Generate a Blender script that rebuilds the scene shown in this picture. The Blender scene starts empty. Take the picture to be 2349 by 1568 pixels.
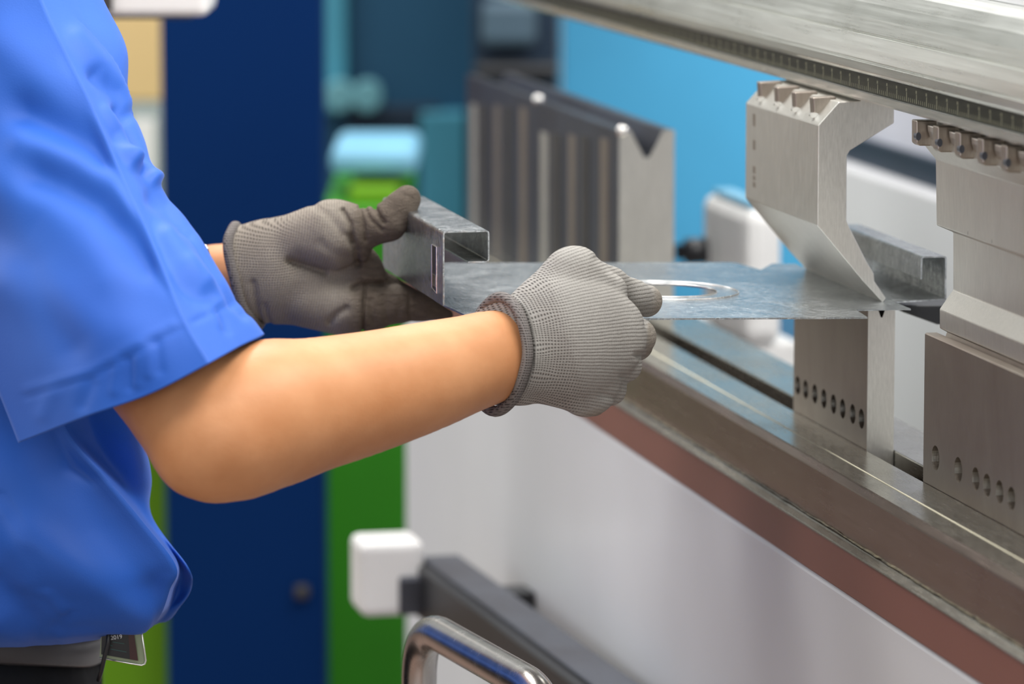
import bpy, bmesh, math, random
import numpy as np
from mathutils import Vector, Matrix
from mathutils.geometry import tessellate_polygon
random.seed(7)
SC = bpy.context.scene
COL = SC.collection
# ------------------------------------------------------------------ camera
FPX = 10000.0; CW, CH = 2349.0, 1568.0
PITCH = math.atan(0.1384)
CZ = 1.57
cd = bpy.data.cameras.new('camera'); cam = bpy.data.objects.new('camera', cd); COL.objects.link(cam)
cam.location = (0, 0, CZ); cam.rotation_euler = (math.pi/2 - PITCH, 0, 0)
cd.sensor_width = 36; cd.lens = 36*FPX/CW; cd.clip_start = .1; cd.clip_end = 100
cd.dof.use_dof = True; cd.dof.focus_distance = 3.0; cd.dof.aperture_fstop = 5.6
SC.camera = cam
# ------------------------------------------------------------------ world and lamps
w = bpy.data.worlds.new('hall_light'); SC.world = w; w.use_nodes = True
bg = w.node_tree.nodes['Background']; bg.inputs[0].default_value = (.93, .97, 1.0, 1); bg.inputs[1].default_value = .62
def area(name, loc, size, power, target, col=(1, .98, .95)):
    l = bpy.data.lights.new(name, 'AREA'); l.shape = 'RECTANGLE'; l.size = size[0]; l.size_y = size[1]
    l.energy = power; l.color = col
    o = bpy.data.objects.new(name, l); COL.objects.link(o); o.location = loc
    o.rotation_euler = (Vector(target)-Vector(loc)).to_track_quat('-Z', 'Y').to_euler(); return o
area('hall_or_added_lamp', (1.1, 1.6, 4.6), (2.2, 1.4), 100, (.1, 3.1, 1.1))
area('hall_or_added_lamp', (2.6, 3.0, 4.2), (1.4, 2.2), 130, (-.1, 3.1, 1.1))
area('hall_or_added_lamp', (-.9, 5.2, 4.7), (2.0, 1.2), 110, (.5, 4.0, 1.0))  # unseen lamp added to lift the rear of the machine
area('added_fill_light', (-.5, -2.0, 2.1), (2.6, 1.6), 30, (.2, 4.0, 1.1), (.95, .98, 1))  # unseen area light added behind the camera as front fill
area('gauge_fill_light', (.12, 3.72, 1.62), (.3, .3), 1.6, (.26, 4.2, 1.1))  # unseen light added behind the ram to brighten the back gauge
area('added_fill_light', (-4.3, 5.2, 2.5), (3.0, 1.8), 75, (.6, 3.2, 1.0), (.95, .98, 1))  # unseen light added at the left to reach under the ram
area('hall_or_added_lamp', (-1.5, 1.0, 4.6), (1.6, 1.2), 50, (-.1, 3.2, 1.1))
area('hall_or_added_lamp', (-.3, 6.6, 5.2), (4, 1.4), 95, (-.3, 6.8, 0))
SC.view_settings.view_transform = 'Standard'; SC.view_settings.look = 'None'
SC.view_settings.gamma = 1; SC.view_settings.use_curve_mapping = False
SC.view_settings.exposure = 0.22
# ------------------------------------------------------------------ frames of reference
Fv = np.array([0, math.cos(PITCH), -math.sin(PITCH)]); Uv = np.array([0, math.sin(PITCH), math.cos(PITCH)]); Rv = np.array([1., 0, 0])
CAMP = np.array([0, 0, CZ])
def ray(px, py): return Fv*FPX + Rv*(px-1174.5) + Uv*(784-py)
def P(px, py, Y):
    d = ray(px, py); return CAMP + d*(Y/d[1])
AZ = math.atan(2174.5/(FPX*math.cos(PITCH)+1384*math.sin(PITCH)))
MU = np.array([-math.sin(AZ), math.cos(AZ), 0]); MV = np.array([math.cos(AZ), math.sin(AZ), 0]); MZ = np.array([0, 0, 1.])
ZS = CZ - .40                                  # level of the sheet at the punch tip
d0 = ray(2025, 692); ORG = CAMP + d0*((ZS-CZ)/d0[2])
ORG[2] = 0                                     # machine frame: (v across, u along, z up)
def mf(p): q = p-ORG; return (float(q@MV), float(q@MU), float(q[2]))
def on_u(px, py, u):
    d = ray(px, py); t = (u-(CAMP-ORG)@MU)/(d@MU); return mf(CAMP+d*t)
def on_v(px, py, v):
    d = ray(px, py); t = (v-(CAMP-ORG)@MV)/(d@MV); return mf(CAMP+d*t)
def on_z(px, py, z):
    d = ray(px, py); t = (z-CZ)/d[2]; return mf(CAMP+d*t)
def on_dd(px, py, Y): return mf(P(px, py, Y))
def vz(px, py, u=0.):
    a = on_u(px, py, u); return (a[0], a[2])
# ------------------------------------------------------------------ materials
def lin(c):
    return tuple(((x/255)/12.92 if x/255 <= .04045 else ((x/255+.055)/1.055)**2.4) for x in c)+(1,)
class N:
    def __init__(s, name):
        s.m = bpy.data.materials.new(name); s.m.use_nodes = True; s.t = s.m.node_tree; s.b = s.t.nodes['Principled BSDF']
    def n(s, ty, **k):
        o = s.t.nodes.new(ty)
        for a, v in k.items(): setattr(o, a, v)
        return o
    def l(s, a, b): s.t.links.new(a, b)
    def math(s, op, a, b=None, c=None):
        o = s.n('ShaderNodeMath', operation=op)
        for i, x in enumerate((a, b, c)):
            if x is None: continue
            if isinstance(x, (int, float)): o.inputs[i].default_value = x
            else: s.l(x, o.inputs[i])
        return o.outputs[0]
    def coord(s, scale=(1, 1, 1), kind='Object', rot=(0, 0, 0)):
        tc = s.n('ShaderNodeTexCoord'); mp = s.n('ShaderNodeMapping'); mp.inputs['Scale'].default_value = scale
        mp.inputs['Rotation'].default_value = rot
        s.l(tc.outputs[kind], mp.inputs[0]); return mp.outputs[0]
    def noise(s, vec, scale, detail=3, rough=.5, dist=0):
        o = s.n('ShaderNodeTexNoise'); s.l(vec, o.inputs['Vector']); o.inputs['Scale'].default_value = scale
        o.inputs['Detail'].default_value = detail; o.inputs['Roughness'].default_value = rough; o.inputs['Distortion'].default_value = dist
        return o.outputs[0]
    def ramp(s, fac, pts):
        r = s.n('ShaderNodeValToRGB'); s.l(fac, r.inputs[0]); e = r.color_ramp.elements
        while len(e) < len(pts): e.new(.5)
        for q, (p, c) in zip(e, pts): q.position = p; q.color = c if len(c) == 4 else tuple(c)+(1,)
        return r.outputs[0]
    def mix(s, f, a, b, mode='MIX'):
        o = s.n('ShaderNodeMix', data_type='RGBA', blend_type=mode)
        for i, x in ((0, f), (6, a), (7, b)):
            if isinstance(x, (int, float)): o.inputs[i].default_value = x
            elif isinstance(x, tuple): o.inputs[i].default_value = x
            else: s.l(x, o.inputs[i])
        return o.outputs[2]
    def bump(s, h, dist, strength=1):
        b = s.n('ShaderNodeBump'); b.inputs['Distance'].default_value = dist; b.inputs['Strength'].default_value = strength
        s.l(h, b.inputs['Height']); s.l(b.outputs[0], s.b.inputs['Normal'])
def paint(name, c, rough=.5, spec=.5, var=.06, scale=6, bump=0):
    k = N(name); v = k.coord(); n = k.noise(v, scale, 4)
    c = lin(c); lo = tuple(x*(1-var*2) for x in c[:3])+(1,); hi = tuple(min(1, x*(1+var)) for x in c[:3])+(1,)
    k.l(k.ramp(n, [(.3, lo), (.7, hi)]), k.b.inputs['Base Color'])
    k.b.inputs['Roughness'].default_value = rough; k.b.inputs['Specular IOR Level'].default_value = spec
    if bump: k.bump(k.noise(v, 260, 3), bump)
    return k.m
def steel(name, c, rough=.35, dirx=(60, 60, 4), brush=.00005, stain_or_refl=.25, stain_or_refl_c=(96, 82, 72), metal=1., bscale=14, sscale=9):
    """brushed steel: dirx stretches the grain (small number along the grain)"""
    k = N(name); v = k.coord(dirx); g = k.noise(v, bscale, 4, .65); s = k.noise(k.coord((1, 1, .5)), sscale, 4, .6, .4)
    c = lin(c); sc_ = lin(stain_or_refl_c)
    base = k.ramp(g, [(.25, tuple(x*.86 for x in c[:3])+(1,)), (.75, tuple(min(1, x*1.08) for x in c[:3])+(1,))])
    f = k.ramp(s, [(.42, (0, 0, 0, 1)), (.72, (stain_or_refl, stain_or_refl, stain_or_refl, 1))])
    k.l(k.mix(f, base, sc_), k.b.inputs['Base Color'])
    k.b.inputs['Metallic'].default_value = metal
    r = k.math('MULTIPLY_ADD', g, .16, rough-.08); r2 = k.math('MULTIPLY_ADD', s, .14, -.07); k.l(k.math('ADD', r, r2), k.b.inputs['Roughness'])
    k.bump(g, brush)
    return k.m
M = {}
M['ground'] = steel('ground_steel', (204, 201, 193), .42, (60, 60, 5), stain_or_refl=.2, stain_or_refl_c=(128, 122, 112))
M['ground_end'] = steel('ground_end_steel', (222, 218, 210), .36, (90, 8, 12), .0001, stain_or_refl=.2, bscale=9)
M['die'] = steel('die_steel', (168, 158, 147), .4, (50, 50, 6), stain_or_refl=.4, stain_or_refl_c=(118, 96, 84))
M['die_dark'] = steel('worn_die_steel', (104, 108, 118), .38, (60, 60, 3), stain_or_refl=.5, stain_or_refl_c=(70, 62, 60))
M['bed'] = steel('bed_steel', (168, 152, 142), .26, (10, 2, 40), stain_or_refl=.5, stain_or_refl_c=(134, 92, 80), bscale=8, sscale=5)  # brown patches stand in for a brown reflection on the bed face
M['bedtop'] = steel('bed_top_steel', (186, 184, 174), .26, (50, 3, 50), stain_or_refl=.35, stain_or_refl_c=(120, 112, 96), sscale=16)
M['ram'] = steel('ram_chrome', (232, 234, 228), .3, (60, 1.2, 60), .00004, stain_or_refl=.06, stain_or_refl_c=(150, 150, 140), bscale=5)
M['edge'] = steel('bright_edge_steel', (246, 244, 240), .24, (30, 2, 30), stain_or_refl=.1)
M['dark'] = paint('black_metal', (30, 31, 34), .4, .5)
M['slot'] = paint('oiled_slot_steel', (52, 50, 48), .45, .5, .15, 20)
M['brown'] = paint('brown_reflection_tone', (124, 80, 70), .38, .5, .05, 3)  # floor reflection put into the strip's own colour
M['panel'] = paint('white_machine_paint', (212, 212, 214), .33, .5, .03, 3, .00006)
M['whitebox'] = paint('white_plastic', (226, 224, 222), .4)
M['rearpaint'] = paint('grey_rear_paint', (196, 198, 208), .5)
M['gaugewhite'] = paint('gauge_white_paint', (247, 246, 243), .45)
M['navy'] = paint('navy_paint', (0, 36, 84), .7, .08, .05, 1.5)
M['lime'] = paint('lime_paint', (92, 140, 2), .55, .3, .04, 2)
M['green'] = paint('green_paint', (44, 124, 18), .5, .3, .07, 3)
M['sky'] = paint('sky_blue_paint', (76, 172, 220), .5, .4, .08, 2.2)
M['teal'] = paint('teal_paint', (30, 78, 108), .55, .3, .12, 1.6)
M['cyan'] = paint('pale_teal_paint', (66, 138, 160), .55, .3, .1, 2)
M['darkblue'] = paint('dark_machine_paint', (24, 42, 60), .5, .3, .12, 2)
M['slate'] = paint('slate_paint', (70, 90, 104), .5, .3, .1, 2)
M['beige'] = paint('beige_board', (208, 180, 128), .6, .3, .04, 2)
M['greyboard'] = paint('grey_board', (150, 160, 158), .6, .3, .1, 3)
M['tray'] = paint('pale_blue_plastic', (112, 168, 196), .5)
M['lens'] = paint('pale_lamp_glass', (92, 146, 156), .5)
M['chrome'] = steel('satin_chrome', (205, 202, 196), .26, (20, 20, 3), .000002, stain_or_refl=.05, bscale=4)
M['floor'] = paint('floor_epoxy', (120, 96, 86), .35, .5, .1, 1)
M['wall'] = paint('hall_wall_paint', (176, 176, 168), .7, .3, .08, .6)
M['weld'] = paint('weld_bead', (112, 104, 84), .5, .5, .35, 120, .0006)
M['scribe'] = paint('pale_scribed_line', (206, 200, 176), .5)
M['teethface'] = steel('milled_tooth_steel', (190, 186, 170), .25, (30, 30, 60), stain_or_refl=.2)
def galv(name='galvanised_sheet', smear=0.):
    k = N(name); v = k.coord(); vo = k.n('ShaderNodeTexVoronoi'); k.l(v, vo.inputs['Vector']); vo.inputs['Scale'].default_value = 120
    n1 = k.noise(k.coord((60, 8, 30)), 7, 5, .65, .6); n2 = k.noise(v, 24, 5, .7, 1.2); n3 = k.noise(k.coord((1, 1.6, 1)), 190, 5, .75, 1.)
    base = k.ramp(n2, [(.3, lin((150, 154, 156))), (.55, lin((200, 204, 205))), (.75, lin((232, 234, 234)))])
    k.l(base, k.b.inputs['Base Color']); k.b.inputs['Metallic'].default_value = .88
    r = k.math('MULTIPLY_ADD', n2, .26, .03); k.l(r, k.b.inputs['Roughness'])
    h = k.math('ADD', k.math('MULTIPLY', n1, .5), k.math('MULTIPLY', n3, .5)); k.bump(h, .0009)
    k.l(k.mix(k.ramp(n3, [(.38, (.65, .65, .65, 1)), (.6, (0, 0, 0, 1))]), base, lin((120, 124, 126))), k.b.inputs['Base Color'])
    return k.m
M['galv'] = galv()
def shirt_mat():
    k = N('blue_shirt_cloth'); v = k.coord(); n = k.noise(v, 900, 2); n2 = k.noise(v, 9, 3)
    k.l(k.ramp(n2, [(.3, lin((18, 80, 174))), (.7, lin((26, 90, 186)))]), k.b.inputs['Base Color'])
    k.b.inputs['Roughness'].default_value = .62; k.b.inputs['Sheen Weight'].default_value = .25
    k.b.inputs['Sheen Tint'].default_value = lin((150, 175, 255)); k.b.inputs['Sheen Roughness'].default_value = .4
    k.bump(n, .00012); return k.m
M['shirt'] = shirt_mat()
def skin_mat():
    k = N('skin'); v = k.coord(); n = k.noise(v, 14, 4, .6); n2 = k.noise(v, 500, 3)
    k.l(k.ramp(n, [(.3, lin((188, 128, 84))), (.6, lin((204, 146, 102))), (.8, lin((212, 156, 112)))]), k.b.inputs['Base Color'])
    k.b.inputs['Roughness'].default_value = .5; k.b.inputs['Subsurface Weight'].default_value = .12
    k.b.inputs['Subsurface Radius'].default_value = (.012, .005, .003); k.b.inputs['Specular IOR Level'].default_value = .35
    k.bump(n2, .00015); return k.m
M['skin'] = skin_mat()
def glove_mat(name, light, dark, coat, ps, pt):
    k = N(name); a = k.n('ShaderNodeAttribute', attribute_name='knit'); sp = k.n('ShaderNodeSeparateXYZ'); k.l(a.outputs['Vector'], sp.inputs[0])
    s, t, zn = sp.outputs
    wob = k.noise(k.coord(), 60, 3); wv = k.math('MULTIPLY_ADD', wob, 5., -2.5)
    cs = k.math('COSINE', k.math('MULTIPLY', k.math('ADD', s, wv), 2*math.pi/ps)); ct = k.math('COSINE', k.math('MULTIPLY', k.math('ADD', t, wv), 2*math.pi/pt))
    hs = k.math('MULTIPLY_ADD', cs, -.5, .5); ht = k.math('MULTIPLY_ADD', ct, -.5, .5)
    dots = k.math('MULTIPLY', hs, ht)
    dots = k.math('POWER', dots, 1.6)
    ribs = k.math('MULTIPLY', k.math('POWER', ht, 2.), k.math('MULTIPLY_ADD', hs, .28, .34))
    zr = k.math('MINIMUM', zn, 1.); zc = k.math('MINIMUM', k.math('MAXIMUM', k.math('SUBTRACT', zn, 1.), 0.), 1.)
    m1 = k.math('ADD', k.math('MULTIPLY', dots, k.math('SUBTRACT', 1., zr)), k.math('MULTIPLY', ribs, k.math('MULTIPLY', zr, .75)))
    m = k.math('MULTIPLY', m1, k.math('MULTIPLY_ADD', zc, -.8, 1.))
    fine = k.noise(k.coord(), 700, 4, .7)
    dirt = k.noise(k.coord(), 22, 4, .6)
    b0 = k.mix(k.ramp(dirt, [(.35, (0, 0, 0, 1)), (.75, (.35, .35, .35, 1))]), lin(light), lin(dark))
    b1 = k.mix(zc, b0, lin(coat)); b2 = k.mix(k.math('MULTIPLY', m, .85), b1, tuple(x*.22 for x in lin(dark)[:3])+(1,))
    b3 = k.mix(k.ramp(fine, [(.3, (.0, .0, .0, 1)), (.7, (.3, .3, .3, 1))]), b2, tuple(x*.5 for x in lin(dark)[:3])+(1,))
    k.l(b3, k.b.inputs['Base Color']); k.b.inputs['Roughness'].default_value = .8; k.b.inputs['Specular IOR Level'].default_value = .25
    crinkle = k.noise(k.coord((1, 1, 2.2)), 130, 5, .7, 1.2)
    h = k.math('ADD', k.math('MULTIPLY', m, -1.), k.math('MULTIPLY', fine, .35))
    h = k.math('ADD', h, k.math('MULTIPLY', crinkle, k.math('MULTIPLY_ADD', zc, 2.2, .5))); k.bump(h, .0009)
    return k.m
M['glove_r'] = glove_mat('pale_grey_knit', (174, 170, 163), (132, 127, 121), (160, 150, 136), 6.5, 7.)
M['glove_l'] = glove_mat('soiled_grey_knit', (158, 150, 138), (106, 96, 86), (104, 93, 82), 6., 6.)
M['rimknit'] = glove_mat('ribbed_cuff_knit', (134, 128, 124), (92, 86, 84), (110, 104, 98), 6, 6)
M['trouser'] = paint('black_trouser_cloth', (24, 26, 30), .8, .2, .15, 30)
M['belt'] = paint('grey_leather', (62, 60, 62), .38, .5, .15, 12)
M['hair'] = paint('black_hair', (20, 18, 17), .6)
M['badge'] = paint('black_card', (18, 22, 24), .4)
M['maroon'] = paint('maroon_card', (56, 20, 18), .4)
M['ink'] = paint('white_print', (225, 225, 225), .5)
M['tealink'] = paint('teal_print', (40, 84, 80), .5)
M['pvc'] = paint('clear_badge_sleeve', (190, 200, 170), .2)
M['pvc'].node_tree.nodes['Principled BSDF'].inputs['Transmission Weight'].default_value = .55
def ruler_mat():
    k = N('measuring_strip'); tc = k.n('ShaderNodeTexCoord'); sp = k.n('ShaderNodeSeparateXYZ'); k.l(tc.outputs['Object'], sp.inputs[0])
    u = sp.outputs[1]; z = sp.outputs[2]
    def tick(p, wd, z0, z1):
        fr = k.math('FRACT', k.math('DIVIDE', u, p)); a = k.math('LESS_THAN', fr, wd)
        b = k.math('GREATER_THAN', z, z0); c = k.math('LESS_THAN', z, z1); return k.math('MULTIPLY', a, k.math('MULTIPLY', b, c))
    k.tick = tick
    return k
# ------------------------------------------------------------------ object helpers
def link(name, me, mat=None, parent=None, smooth=False):
    o = bpy.data.objects.new(name, me); COL.objects.link(o)
    if mat: me.materials.append(mat)
    if parent: o.parent = parent
    if smooth:
        for p in me.polygons: p.use_smooth = True
    return o
def tag(o, label, cat, group=None, kind=None):
    o['label'] = label; o['category'] = cat
    if group: o['group'] = group
    if kind: o['kind'] = kind
    return o
def empty(name, label, cat, base, group=None, machine=True):
    """base is (v,u,z) for a thing in the machine's frame, world xyz otherwise"""
    o = bpy.data.objects.new(name, None); COL.objects.link(o); o.empty_display_size = .05
    if machine:
        p = ORG + MV*base[0] + MU*base[1] + MZ*base[2]; o.location = p; o.rotation_euler = (0, 0, AZ)
    else: o.location = base
    o['base'] = [float(x) for x in base]
    return tag(o, label, cat, group)
def mesh(name, vs, fs):
    me = bpy.data.meshes.new(name); me.from_pydata([tuple(map(float, v)) for v in vs], [], fs); me.validate(); me.update()
    bm = bmesh.new(); bm.from_mesh(me); bmesh.ops.remove_doubles(bm, verts=bm.verts, dist=1e-6); bmesh.ops.recalc_face_normals(bm, faces=bm.faces); bm.to_mesh(me); bm.free()
    return me
def put(name, vs, fs, mat, parent=None, base=None, bevel=0, smooth=False, machine=True):
    """mesh given in machine coordinates (v,u,z) or world ones; becomes a child of parent, or a top-level object at base"""
    b = np.array(parent['base']) if parent else np.array(base)
    me = mesh(name, [np.array(v)-b for v in vs], fs)
    o = link(name, me, mat, parent, smooth); o['base'] = [float(x) for x in b]
    if not parent:
        if machine: o.location = ORG + MV*b[0] + MU*b[1] + MZ*b[2]; o.rotation_euler = (0, 0, AZ)
        else: o.location = b
    if bevel:
        m = o.modifiers.new('bevel', 'BEVEL'); m.width = bevel; m.segments = 2; m.limit_method = 'ANGLE'; m.angle_limit = math.radians(30)
    return o
def prism(prof, u0, u1):
    """(v,z) outline extruded along u"""
    n = len(prof); vs = [(v, u0, z) for v, z in prof] + [(v, u1, z) for v, z in prof]
    fs = [tuple(range(n))[::-1], tuple(range(n, 2*n))] + [(i, (i+1) % n, n+(i+1) % n, n+i) for i in range(n)]
    return vs, fs
def box(v0, v1, u0, u1, z0, z1): return prism([(v0, z0), (v1, z0), (v1, z1), (v0, z1)], u0, u1)
def join(*parts):
    vs, fs = [], []
    for a, b in parts:
        k = len(vs); vs += list(a); fs += [tuple(i+k for i in f) for f in b]
    return vs, fs
def tube(pts, r, n=20, closed=False, cap=True):
    pts = [np.array(p, float) for p in pts]; vs, fs = [], []; prev = None
    K = len(pts)
    for i, p in enumerate(pts):
        a = pts[(i-1) % K] if (i > 0 or closed) else p; b = pts[(i+1) % K] if (i < K-1 or closed) else p
        t = b-a; t /= np.linalg.norm(t)
        if prev is None: s = np.cross(t, (0, 0, 1.)); s = s if np.linalg.norm(s) > .1 else np.cross(t, (1., 0, 0))
        else: s = prev - t*(prev@t)
        s /= np.linalg.norm(s); prev = s; q = np.cross(t, s); rr = r[i] if hasattr(r, '__len__') else r
        for j in range(n):
            an = 2*math.pi*j/n; vs.append(p+rr*(math.cos(an)*s+math.sin(an)*q))
    for i in range(K if closed else K-1):
        i2 = (i+1) % K
        for j in range(n): fs.append((i*n+j, i*n+(j+1) % n, i2*n+(j+1) % n, i2*n+j))
    if cap and not closed: fs.append(tuple(range(n))[::-1]); fs.append(tuple(range((K-1)*n, K*n)))
    return vs, fs
def bend_path(pts, r, seg=8):
    """polyline with rounded corners"""
    pts = [np.array(p, float) for p in pts]; out = [pts[0]]
    for a, b, c in zip(pts, pts[1:], pts[2:]):
        d1 = (a-b)/np.linalg.norm(a-b); d2 = (c-b)/np.linalg.norm(c-b); p, q = b+d1*r, b+d2*r
        for i in range(seg+1):
            t = i/seg; out.append((1-t)**2*p+2*t*(1-t)*b+t*t*q)
    out.append(pts[-1]); return out
def holed_face(outline, holes, place):
    """flat face with round holes; place maps 2D to 3D"""
    loops = [[Vector((a, b, 0)) for a, b in outline]]+[[Vector((a, b, 0)) for a, b in h] for h in holes]
    flat = [q for l in loops for q in l]
    return [place(q.x, q.y) for q in flat], [tuple(t) for t in tessellate_polygon(loops)]
def circ(cx, cy, r, n=28): return [(cx+r*math.cos(2*math.pi*i/n), cy+r*math.sin(2*math.pi*i/n)) for i in range(n)]
def holed_block(v0, v1, u0, u1, z0, z1, holes, depth=.012):
    """block whose front face (v=v0) has round blind holes [(u,z,r)]"""
    hl = [circ(u, z, r) for u, z, r in holes]
    parts = [holed_face([(u0, z0), (u1, z0), (u1, z1), (u0, z1)], hl, lambda a, b: (v0, a, b))]
    for h in hl:
        n = len(h); vs = [(v0, a, b) for a, b in h]+[(v0+depth, a, b) for a, b in h]
        parts.append((vs, [(i, (i+1) % n, n+(i+1) % n, n+i) for i in range(n)]+[tuple(range(n, 2*n))]))
    vs, fs = box(v0, v1, u0, u1, z0, z1)
    keep = [f for f in fs if not all(abs(vs[i][0]-v0) < 1e-9 for i in f)]
    parts.append((vs, keep)); return join(*parts)
def pbox(x0, y0, x1, y1, Y, th, zlo=None, zhi=None):
    """box in world axes whose front at distance Y covers that window"""
    a = P(x0, y1, Y); b = P(x1, y0, Y); z0 = a[2] if zlo is None else zlo; z1 = b[2] if zhi is None else zhi
    vs = [(x, y, z) for z in (z0, z1) for x, y in ((a[0], Y), (b[0], Y), (b[0], Y+th), (a[0], Y+th))]
    fs = [(0, 1, 2, 3), (4, 5, 6, 7), (0, 1, 5, 4), (1, 2, 6, 5), (2, 3, 7, 6), (3, 0, 4, 7)]
    return vs, fs
def base_of(vs):
    a = np.array(vs); return [(a[:, 0].min()+a[:, 0].max())/2, (a[:, 1].min()+a[:, 1].max())/2, a[:, 2].min()]
# ------------------------------------------------------------------ setting
def struct(name, vs, fs, mat):
    o = put(name, vs, fs, mat, None, base_of(vs), machine=False); o['kind'] = 'structure'; return o
def wbox(x0, x1, y0, y1, z0, z1):
    return box(x0, x1, y0, y1, z0, z1)
struct('floor', *wbox(-5, 5, -3, 11, -.1, 0), M['floor'])
struct('wall_back', *wbox(-5, 5, 10.9, 11.1, 0, 5), M['wall'])
struct('wall_left', *wbox(-5.1, -5, -3, 11, 0, 3.4), M['wall'])
struct('wall_right', *wbox(5, 5.1, -3, 11, 0, 3.4), M['wall'])
# ------------------------------------------------------------------ machine bed
ZB = on_u(1988, 1035, 0.)[2]                       # bed top level, met by the foot of the near die
VD = on_u(1988, 1035, 0.)[0]                       # face plane of the dies
DW = on_u(2050, 1000, 0.)[0]-VD                    # die thickness
VF = on_z(2349, 1339, ZB)[0]                       # front edge of the rail
VR = on_z(2050, 955, ZB)[0]                        # rear edge of the rail
U0, U1 = -1.1, 2.25
zseam = on_v(2005, 1275, VF)[2]
VL = VF-.006                    # ledge edge
zst = on_v(2005, 1301, VL)[2]; zsb = on_v(2069, 1445, VL)[2]
UE = on_v(930, 1100, VL)[1]                        # far end of the painted base
print('ZB', ZB, 'VD', VD, 'DW', DW, 'VF', VF, 'VR', VR, 'zseam', zseam, 'VL', VL, 'zst', zst, 'zsb', zsb, 'UE', UE)
bed = empty('press_brake_bed', 'white painted lower bed of the press brake with steel top rail and brown strip', 'machine', (VL, 0, 0))
put('base_panel', *box(VL, VR+.02, U0, UE, .0, zsb), M['panel'], bed, bevel=.004)
o = put('side_strip', *box(VL-.001, VR, U0, UE, zsb, zst), M['brown'], bed, bevel=.001); o['label'] = 'side strip with a floor reflection coloured in brown'
put('ledge', *prism([(VL-.002, zst), (VF+.01, zst), (VF+.01, zseam), (VF-.0008, zseam), (VF-.0016, zseam-.0008), (VL-.002, zst+.0015)], U0, UE), M['bedtop'], bed, bevel=.0008)
SD = .03
put('front_rail', *prism([(VF, zseam), (VD-.0005, zseam), (VD-.0005, ZB), (VF+.004, ZB), (VF, ZB-.004)], U0, UE), M['bed'], bed, bevel=.0006)
tp = put('rail_top', *box(VF+.0045, VD-.0007, U0, UE, ZB, ZB+.0006), M['bedtop'], bed)
vp = on_z(2099, 1149, ZB)[0]
put('scribed_line', *box(vp-.0006, vp+.0006, U0, UE, ZB+.0006, ZB+.0009), M['scribe'], bed)
put('slot_floor', *box(VD-.0005, VD+DW+.0005, U0, UE, zseam, ZB-SD), M['slot'], bed)
put('rear_rail', *box(VD+DW+.0005, VR, U0, UE, zseam, ZB), M['bedtop'], bed, bevel=.0008)
rng = random.Random(3); pts = []
for i in range(240):
    u = U0+(UE-U0)*i/239; pts.append((VF-.0004+rng.uniform(-.0003, .0003), u, zseam+.0012+rng.uniform(-.0005, .0005)))
put('weld_seam', *tube(pts, [.0004+.0006*rng.random() for _ in pts], 6), M['weld'], bed)
# ------------------------------------------------------------------ ram above
ram = empty('press_brake_ram', 'bright steel upper beam of the press brake with a dark measuring strip', 'machine', (0, 0, vz(1945, 222)[1]))
pr = [vz(*p) for p in [(1962, 226), (1950, 222), (1945, 216), (1945, 203), (1953, 200), (1953, 162), (1944, 159), (1939, 152), (1938, 132), (1943, 131), (1943, 128), (1939, 127), (1943, 100), (1950, 72), (1956, 71), (1956, 68), (1952, 67), (1962, 34), (1980, 4), (2004, -22), (2030, -37), (2110, -39), (2110, 226)]]
put('clamp_beam', *prism(pr, -1.1, 1.6), M['ram'], ram, bevel=.0006)
lipp = [vz(*p) for p in [(1950, 223), (1943.5, 217), (1943.5, 202), (1950, 202)]]
put('bottom_lip', *prism(lipp, -1.1, 1.6), M['edge'], ram)
k = ruler_mat(); a, b_ = vz(1952, 199), vz(1952, 163); zb0 = ram['base'][2]; H = b_[1]-a[1]; zl = a[1]-zb0
t1 = k.tick(.0045, .22, zl+H*.05, zl+H*.30); t2 = k.tick(.0225, .07, zl+H*.05, zl+H*.62); t3 = k.tick(.0225, .13, zl+H*.66, zl+H*.84)
tk = k.math('MAXIMUM', t1, k.math('MAXIMUM', t2, t3)); nz = k.noise(k.coord((30, 3, 30)), 10, 4)
bs = k.ramp(nz, [(.35, lin((26, 27, 22))), (.7, lin((46, 47, 37)))])
k.l(k.mix(tk, bs, lin((120, 120, 98))), k.b.inputs['Base Color']); k.b.inputs['Roughness'].default_value = .3; k.b.inputs['Metallic'].default_value = .0; k.b.inputs['Specular IOR Level'].default_value = .2
put('measuring_strip', *box(a[0]-.0006, a[0]+.002, -1.1, 1.6, a[1], b_[1]), k.m, ram)
cp = [vz(2062, -39), vz(2120, -39)]
put('cover_panel', *box(cp[0][0], cp[1][0]+.01, -1.1, 1.6, cp[0][1], cp[0][1]+.3), M['panel'], ram)
# ------------------------------------------------------------------ punch with four teeth
PL = .196
punch = empty('gooseneck_punch', 'angular cranked steel punch with four teeth on its shoulder, pressing the sheet', 'machine tool', (0, 0, vz(2025, 695)[1]))
pp = [vz(*p) for p in [(1875, 517), (1875, 287), (1924, 234), (1975, 231), (1975, 205), (2052, 205), (2051, 282), (1950, 345), (1943, 356), (1942, 505), (1946, 516), (1988, 600), (2005, 628), (2006, 645), (2032, 683), (2025, 694), (1980, 645)]]
pp[1] = (pp[0][0], pp[1][1])
vs, fs = prism(pp, 0, PL)
bd = put('blade', vs, fs, M['ground'], punch, bevel=.0006)
bd.data.materials.append(M['ground_end'])
for p in bd.data.polygons:
    if abs(p.normal.y) > .9: p.material_index = 1
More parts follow.
